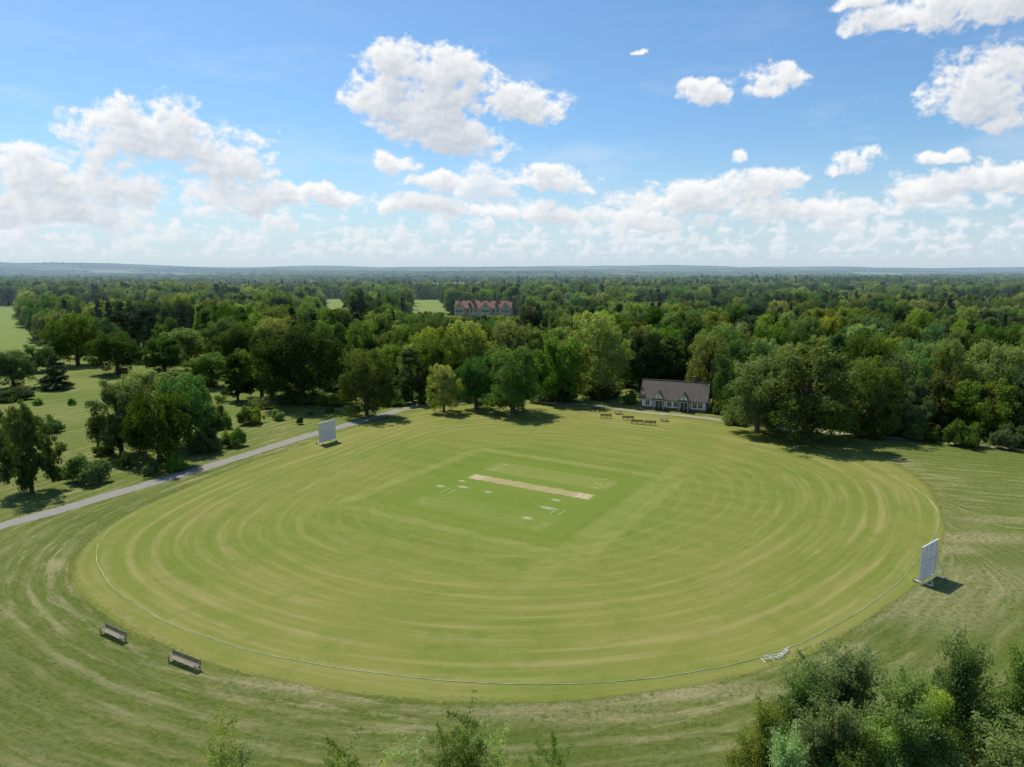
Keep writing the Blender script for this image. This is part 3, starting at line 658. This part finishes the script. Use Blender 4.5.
def gridpts(y0,y1,sp):
    xs=np.arange(-0.8*y1-120,0.8*y1+120,sp); ys=np.arange(y0,y1,sp); X,Y=np.meshgrid(xs,ys); X=X.ravel()+rng.uniform(-.42,.42,X.size)*sp; Y=Y.ravel()+rng.uniform(-.42,.42,Y.size)*sp
    k=np.abs(X)<0.8*Y+100; return X[k],Y[k]
X,Y=gridpts(150,800,9.0); k=wood(X,Y); X,Y=X[k],Y[k]
k=(np.abs(X-38)>14)|(np.abs(Y-174)>11); X,Y=X[k],Y[k]
zone=sn(X,Y,60,6.0)
h=rng.uniform(10,21,len(X))+zone*3.5; h=np.minimum(h,hmax(X,Y)); k=(h>4)&(rng.random(len(X))>0.08); X,Y,h,zone=X[k],Y[k],h[k],zone[k]
u=rng.random(len(X)); idx=rng.integers(0,3,len(X)); idx[u<0.18]=3; idx[(u>0.18)&(u<0.30)]=4; idx[(u>0.30)&(u<0.38)]=7; con=(u>0.92)|((zone>0.45)&(u>0.6)); idx[con]=5; idx[(u>0.88)&(u<0.92)]=6
bh=np.array([18,18,18,18,20,20,20,18.])[idx]; sz=h/bh; sxy=np.maximum(sz,0.5)*rng.uniform(0.6,1.05,len(X))
print("near woodland",len(X))
scatter("woodland",np.stack([X,Y,terr(X,Y)],1),np.stack([sxy,sxy,sz],1),rng.uniform(0,6.28,len(X)),idx,pc)
XX=[];YY=[]
y=800.0
while y<9500:
    sp=max(12,0.0135*y); y2=y*1.15
    a,b=gridpts(y,y2,sp); XX.append(a);YY.append(b); y=y2
X=np.concatenate(XX);Y=np.concatenate(YY); k=wood(X,Y); X,Y=X[k],Y[k]
h=(rng.uniform(8,20,len(X))+4*sn(X,Y,200,9.0))*(1-0.35*np.clip((Y-1200)/2000,0,1)); wd=np.maximum(1.0,Y*0.0125/13)*rng.uniform(.6,1.1,len(X)); idx=rng.integers(0,3,len(X)); idx[(idx==2)&(rng.random(len(X))<0.5)]=1; idx[rng.random(len(X))<0.09]=3
print("far woodland",len(X))
scatter("distant_woodland",np.stack([X,Y,terr(X,Y)],1),np.stack([wd*0.95,wd*0.95,h/18],1),rng.uniform(0,6.28,len(X)),idx,fc_)
# ------------------------------------------------------------------ buildings
def tiles(name,c,per=0.35):
    m,N=newmat(name); tc=N.n('ShaderNodeTexCoord').outputs['Object']; br=N.n('ShaderNodeTexBrick'); 
    N.l(N.v('MULTIPLY',tc,(1,1.0,1)),br.inputs['Vector']); br.inputs['Scale'].default_value=1; br.inputs['Brick Width'].default_value=per; br.inputs['Row Height'].default_value=per*0.6
    br.inputs['Color1'].default_value=(*[x*0.8 for x in c],1); br.inputs['Color2'].default_value=(*[x*1.2 for x in c],1); br.inputs['Mortar'].default_value=(*[x*0.4 for x in c],1); br.inputs['Mortar Size'].default_value=0.02
    n=N.noise(tc,0.8,5,0.7); col=N.mix(N.m('MULTIPLY',N.ss(n,0.4,0.65),0.6),br.outputs[0],tuple(x*0.55+0.02 for x in c))
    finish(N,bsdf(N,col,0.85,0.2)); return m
slate=tiles("slate_tiles",(0.17,0.14,0.12)); redtile=tiles("red_tiles",(0.27,0.13,0.09),0.6); brick=tiles("brick_wall",(0.27,0.15,0.10),0.3)
render_w=simple("white_render",(0.76,0.74,0.69),0.8,0.1,1.0); cream=simple("brick_and_stone",(0.50,0.41,0.33),0.8,0.2,0.6)
timber=simple("dark_timber",(0.045,0.035,0.028),0.7,0.3,3.0); wood_m=simple("weathered_wood",(0.24,0.20,0.15),0.8,0.3,5.0); glass=simple("window_glass",(0.03,0.035,0.04),0.1,0.2,1.0,0.6)
board=simple("screen_board",(0.80,0.80,0.80),0.6,0.04,1.0,0.2,0.45)
def gable_roof(mb,cx,cy,z,lx,ly,rise,ov=0.4,th=0.16,mi=0):
    hx,hy=lx/2+ov,ly/2+ov; k=rise/(ly/2); zo=z-k*ov
    a=[(cx-hx,cy-hy,zo),(cx+hx,cy-hy,zo),(cx+hx,cy,z+rise),(cx-hx,cy,z+rise),(cx-hx,cy+hy,zo),(cx+hx,cy+hy,zo)]
    b=[(x,y,zz+th) for x,y,zz in a]; v=a+b
    mb.add(v,[(6,7,8,9),(9,8,11,10),(0,3,2,1),(3,4,5,2),(0,1,7,6),(5,4,10,11),(0,6,9,3),(3,9,10,4),(1,2,8,7),(2,5,11,8)],mi)
def cross_roof(mb,cx,y0,y1,z,w_,rise,ov=0.3,th=0.15,mi=0):
    hx=w_/2+ov; k=rise/(w_/2); zo=z-k*ov
    a=[(cx-hx,y0,zo),(cx,y0,z+rise),(cx+hx,y0,zo),(cx-hx,y1,zo),(cx,y1,z+rise),(cx+hx,y1,zo)]; v=a+[(x,y,q+th) for x,y,q in a]
    mb.add(v,[(6,7,10,9),(7,8,11,10),(0,3,4,1),(1,4,5,2),(0,1,7,6),(1,2,8,7),(3,9,10,4),(4,10,11,5),(0,6,9,3),(2,5,11,8)],mi)
def window(W,cx,y,cz,w_,h_,cols=2,nrm=-1):
    W['glass'].box((cx,y+nrm*0.02,cz),(w_,0.04,h_))
    t=0.08
    for s in(-1,1):
        W['frame'].box((cx+s*(w_/2+t/2),y+nrm*0.05,cz),(t,0.1,h_+2*t)); W['frame'].box((cx,y+nrm*0.05,cz+s*(h_/2+t/2)),(w_,0.1,t))
    for i in range(1,cols): W['frame'].box((cx-w_/2+w_*i/cols,y+nrm*0.045,cz),(0.06,0.05,h_))
    W['frame'].box((cx,y+nrm*0.06,cz+h_*0.18),(w_,0.03,0.05))
pv=empty("cricket_pavilion",(0,0,0)); (ax0,ay0),(ax1,ay1)=g(640,408),g(707,413)
rz=math.atan2(ay1-ay0,ax1-ax0); Lp=math.hypot(ax1-ax0,ay1-ay0); Dp=6.5
nv=Vector((-math.sin(rz),math.cos(rz),0)); pv.location=((ax0+ax1)/2+nv.x*Dp/2,(ay0+ay1)/2+nv.y*Dp/2,0); pv.rotation_euler=(0,0,rz)
Wl=MB(); EZ=2.9; RI=3.7
Wl.box((0,0,EZ/2),(Lp-0.6,Dp,EZ)); hx=(Lp-0.6)/2
for s in(-1,1): Wl.add([(s*hx,-Dp/2,EZ+.001),(s*hx,Dp/2,EZ+.001),(s*hx,0,EZ+RI-0.05),(s*(hx-.2),-Dp/2,EZ+.001),(s*(hx-.2),Dp/2,EZ+.001),(s*(hx-.2),0,EZ+RI-.05)],[(0,1,2),(3,5,4),(0,2,5,3),(1,4,5,2)])
Wl.box((0,-Dp/2-0.02,0.25),(Lp-0.55,0.06,0.5),1)
Wl.obj("walls",[render_w,brick],pv)
Rf=MB(); gable_roof(Rf,0,0,EZ,Lp-0.6,Dp,RI,0.45); Rf.box((0,0,EZ+RI+0.17),(Lp+0.3,0.25,0.12))
por=[(-3.4,2.6),(2.6,2.4)]
PW=MB()
for cx_,w_ in por:
    cross_roof(Rf,cx_,-Dp/2-1.5,-0.9,EZ-0.1,w_,1.7)
    y_=-Dp/2-1.15
    PW.add([(cx_-w_/2,y_,EZ-.1),(cx_+w_/2,y_,EZ-.1),(cx_,y_,EZ+1.55),(cx_-w_/2,-Dp/2+.5,EZ-.1),(cx_+w_/2,-Dp/2+.5,EZ-.1),(cx_,-Dp/2+1.4,EZ+1.55)],[(0,1,2),(0,2,5,3),(1,4,5,2)])
    PW.box((cx_-w_/2+.12,(y_-Dp/2)/2,(EZ-.1)/2),(.2,1.1,EZ-.12)); PW.box((cx_+w_/2-.12,(y_-Dp/2)/2,(EZ-.1)/2),(.2,1.1,EZ-.12))
Rf.obj("roof",[slate],pv); PW.obj("porches",[render_w],pv)
W={'glass':MB(),'frame':MB()}
for x in(-6.2,-0.9,0.6,5.1,6.4): 
    if abs(x)<hx-.4: window(W,x,-Dp/2,1.55,0.95,1.2)
Tm=MB()
for cx_,w_ in por:
    W['glass'].box((cx_,-Dp/2-.03,1.05),(1.5,.05,2.05)); W['frame'].box((cx_,-Dp/2-.08,1.05),(.08,.05,2.05))
    y_=-Dp/2-1.19; Tm.box((cx_,y_,EZ-.12),(w_,.06,.12))
    for s in(-1,1): Tm.box((cx_+s*(w_/2-.05),y_-.01,1.35),(.12,.07,2.7))
    Tm.box((cx_,y_,EZ+.5),(.12,.06,1.1))
x=-hx+.1
while x<hx:
    if all(abs(x-c)>w_/2+.15 for c,w_ in por) and all(abs(x-q)>.62 for q in(-6.2,-0.9,0.6,5.1,6.4)): Tm.box((x,-Dp/2-.03,1.7),(.10,.06,2.3))
    x+=.9
Tm.box((0,-Dp/2-.025,EZ-.12),(Lp-.7,.05,.12)); Tm.box((0,-Dp/2-.06,.56),(Lp-.7,.05,.1))
Tm.obj("timber_framing",[timber],pv); W['glass'].obj("window_panes",[glass],pv); W['frame'].obj("window_frames",[white],pv)
Ch=MB(); Ch.box((4.2,0.6,EZ+RI+.4),(.8,.6,1.8)); Ch.box((4.2,.6,EZ+RI+1.34),(.95,.75,.12)); Ch.obj("chimney",[brick],pv)
mn=empty("manor_house",(-19,482,0),math.radians(-6)); Wl=MB(); Rf=MB(); W={'glass':MB(),'frame':MB()}; Ch=MB(); SZ=7.6
Wl.box((0,0,SZ/2),(38,11,SZ)); gable_roof(Rf,0,0,SZ,38,11,4.4,.4)
for s in(-1,1):
    Wl.add([(s*19,-5.5,SZ),(s*19,5.5,SZ),(s*19,0,SZ+4.3)],[(0,1,2)])
for cx_ in(-15.5,15.5,2):
    Wl.box((cx_,-6.4,SZ/2-.01),(7,3,SZ)); cross_roof(Rf,cx_,-8.2,0.2,SZ,7,3.8)
    Wl.add([(cx_-3.5,-7.9,SZ-.01),(cx_+3.5,-7.9,SZ-.01),(cx_,-7.9,SZ+3.7)],[(0,1,2)])
    for z in(2.2,5.8):
        for dx in(-1.8,0,1.8): window(W,cx_+dx,-7.9,z,1.1,1.8)
    window(W,cx_,-7.9,8.8,.9,1.2)
for cx_ in(-10,-7.5,-5,7.5,10):
    for z in(2.2,5.8): window(W,cx_,-5.5,z,1.1,1.8)
for cx_ in(-9,-5.5,9):
    Wl.box((cx_,-3.7,SZ+1.8),(1.8,2.2,1.8)); cross_roof(Rf,cx_,-5.0,-1.0,SZ+2.6,1.8,1.1,.2); W['glass'].box((cx_,-4.83,SZ+1.9),(1.1,.05,1.1))
for cx_,cy_ in((-17,1),(-8,0),(-2.5,1),(3,1),(9,0),(17,1)): Ch.box((cx_,cy_,SZ+4.8),(1.6,1.0,3.2)); Ch.box((cx_,cy_,SZ+6.5),(1.9,1.3,.3))
Wl.obj("walls",[cream],mn); Rf.obj("roof",[redtile],mn); W['glass'].obj("window_panes",[glass],mn); W['frame'].obj("window_frames",[white],mn); Ch.obj("chimneys",[brick],mn)
# ------------------------------------------------------------------ sight screens
def sightscreen(px,py,wd,h,rz):
    X_,Y_=g(px,py); e=empty("sight_screen",(X_,Y_,0),rz)
    P=MB(); n=22; P.box((0,.02,h/2+.25),(wd,.03,h-.45))
    for i in range(n): P.box((-wd/2+wd*(i+.5)/n,-.02,h/2+.25),(wd/n*.72,.035,h-.5))
    P.obj("boards",[board],e); Fm=MB()
    for k in range(4): Fm.box((-wd/2+.05+(wd-.1)*k/3,.075,h/2+.25),(.09,.07,h-.5))
    for z in(h,h*.5+.2,.45): Fm.box((0,.125,z),(wd+.1,.06,.09))
    for s in(-1,1):
        x=s*(wd/2-.5); Fm.tube([(x,.15,h*.7),(x,1.3,.25)],[.04,.04],6); Fm.tube([(x,-.7,.22),(x,1.4,.22)],[.05,.05],6)
    Fm.obj("frame",[white],e); Wh=MB()
    for s in(-1,1):
        for y in(-.65,1.3):
            x=s*(wd/2-.5); Wh.tube([(x-.14,y,.16),(x-.06,y,.16)],[.16,.16],14)
    Wh.obj("wheels",[timber],e)
sightscreen(926,580,4.0,4.3,math.radians(38+180)); sightscreen(328,443,4.4,4.3,ROT+math.pi/2)
def bench(px,py,rz,L=2.9,mat=wood_m):
    X_,Y_=g(px,py); e=empty("park_bench",(X_,Y_,0),rz); a=MB()
    for i in range(4): a.box((0,-.2+i*.13,.46),(L,.11,.04))
    a.obj("seat",[mat],e); b=MB()
    for i in range(3): b.box((0,.29+i*.02,.58+i*.13),(L,.035,.1))
    b.obj("backrest",[mat],e); l=MB()
    for x in(-L/2+.12,0,L/2-.12):
        l.box((x,-.2,.22),(.08,.08,.44)); l.box((x,.26,.22),(.08,.08,.44)); l.box((x,.345,.68),(.07,.04,.5)); l.box((x,.03,.41),(.07,.5,.06))
        if x: l.box((x,.0,.68),(.07,.55,.05)); l.box((x,-.23,.57),(.06,.06,.18))
    l.obj("legs",[mat],e)
dark=simple("dark_stained_wood",(0.05,0.04,0.032),0.7,.3,4)
p0,p1=g(99,629),g(127,642); r1=math.atan2(p1[1]-p0[1],p1[0]-p0[0]); bench(113,638,r1,3.5)
p0,p1=g(167,656),g(200,669); r1=math.atan2(p1[1]-p0[1],p1[0]-p0[0]); bench(184,666,r1,3.7)
for x,y in((606,418),(628,420),(637,424),(650,425)): bench(x,y,-.2,2.6,dark)
bench(595,412,-.3,2.4,dark)
def picnic(px,py,rz):
    X_,Y_=g(px,py); e=empty("picnic_table",(X_,Y_,0),rz); a=MB()
    for i in range(5): a.box((0,-.3+i*.15,.74),(1.8,.13,.04))
    a.obj("top",[wood_m],e); b=MB()
    for s in(-1,1):
        for k in(0,.14): b.box((0,s*(.68+k),.45),(1.8,.12,.04))
    b.obj("seats",[wood_m],e); l=MB()
    for x in(-.6,.6):
        for s in(-1,1): l.tube([(x,s*.3,.72),(x,s*.7,0)],[.04,.04],4)
        l.box((x,0,.41),(.06,1.6,.06))
    l.obj("legs",[wood_m],e)
picnic(618,414,.3); picnic(664,421,-.4)
def hurdle(px,py,rz):
    X_,Y_=g(px,py); e=empty("boundary_hurdle",(X_,Y_,0),rz); a=MB()
    for z in(.15,.4): a.tube([(-.9,0,z),(.9,0,z)],[.03,.03],6)
    for x in(-.9,0,.9): a.tube([(x,0,0),(x,0,.45)],[.03,.03],6); a.tube([(x,-.35,.03),(x,.35,.03)],[.03,.03],6)
    a.obj("rails",[white],e)
hurdle(772,659,.3); hurdle(784,655,.8)
print("objects",len(bpy.data.objects))
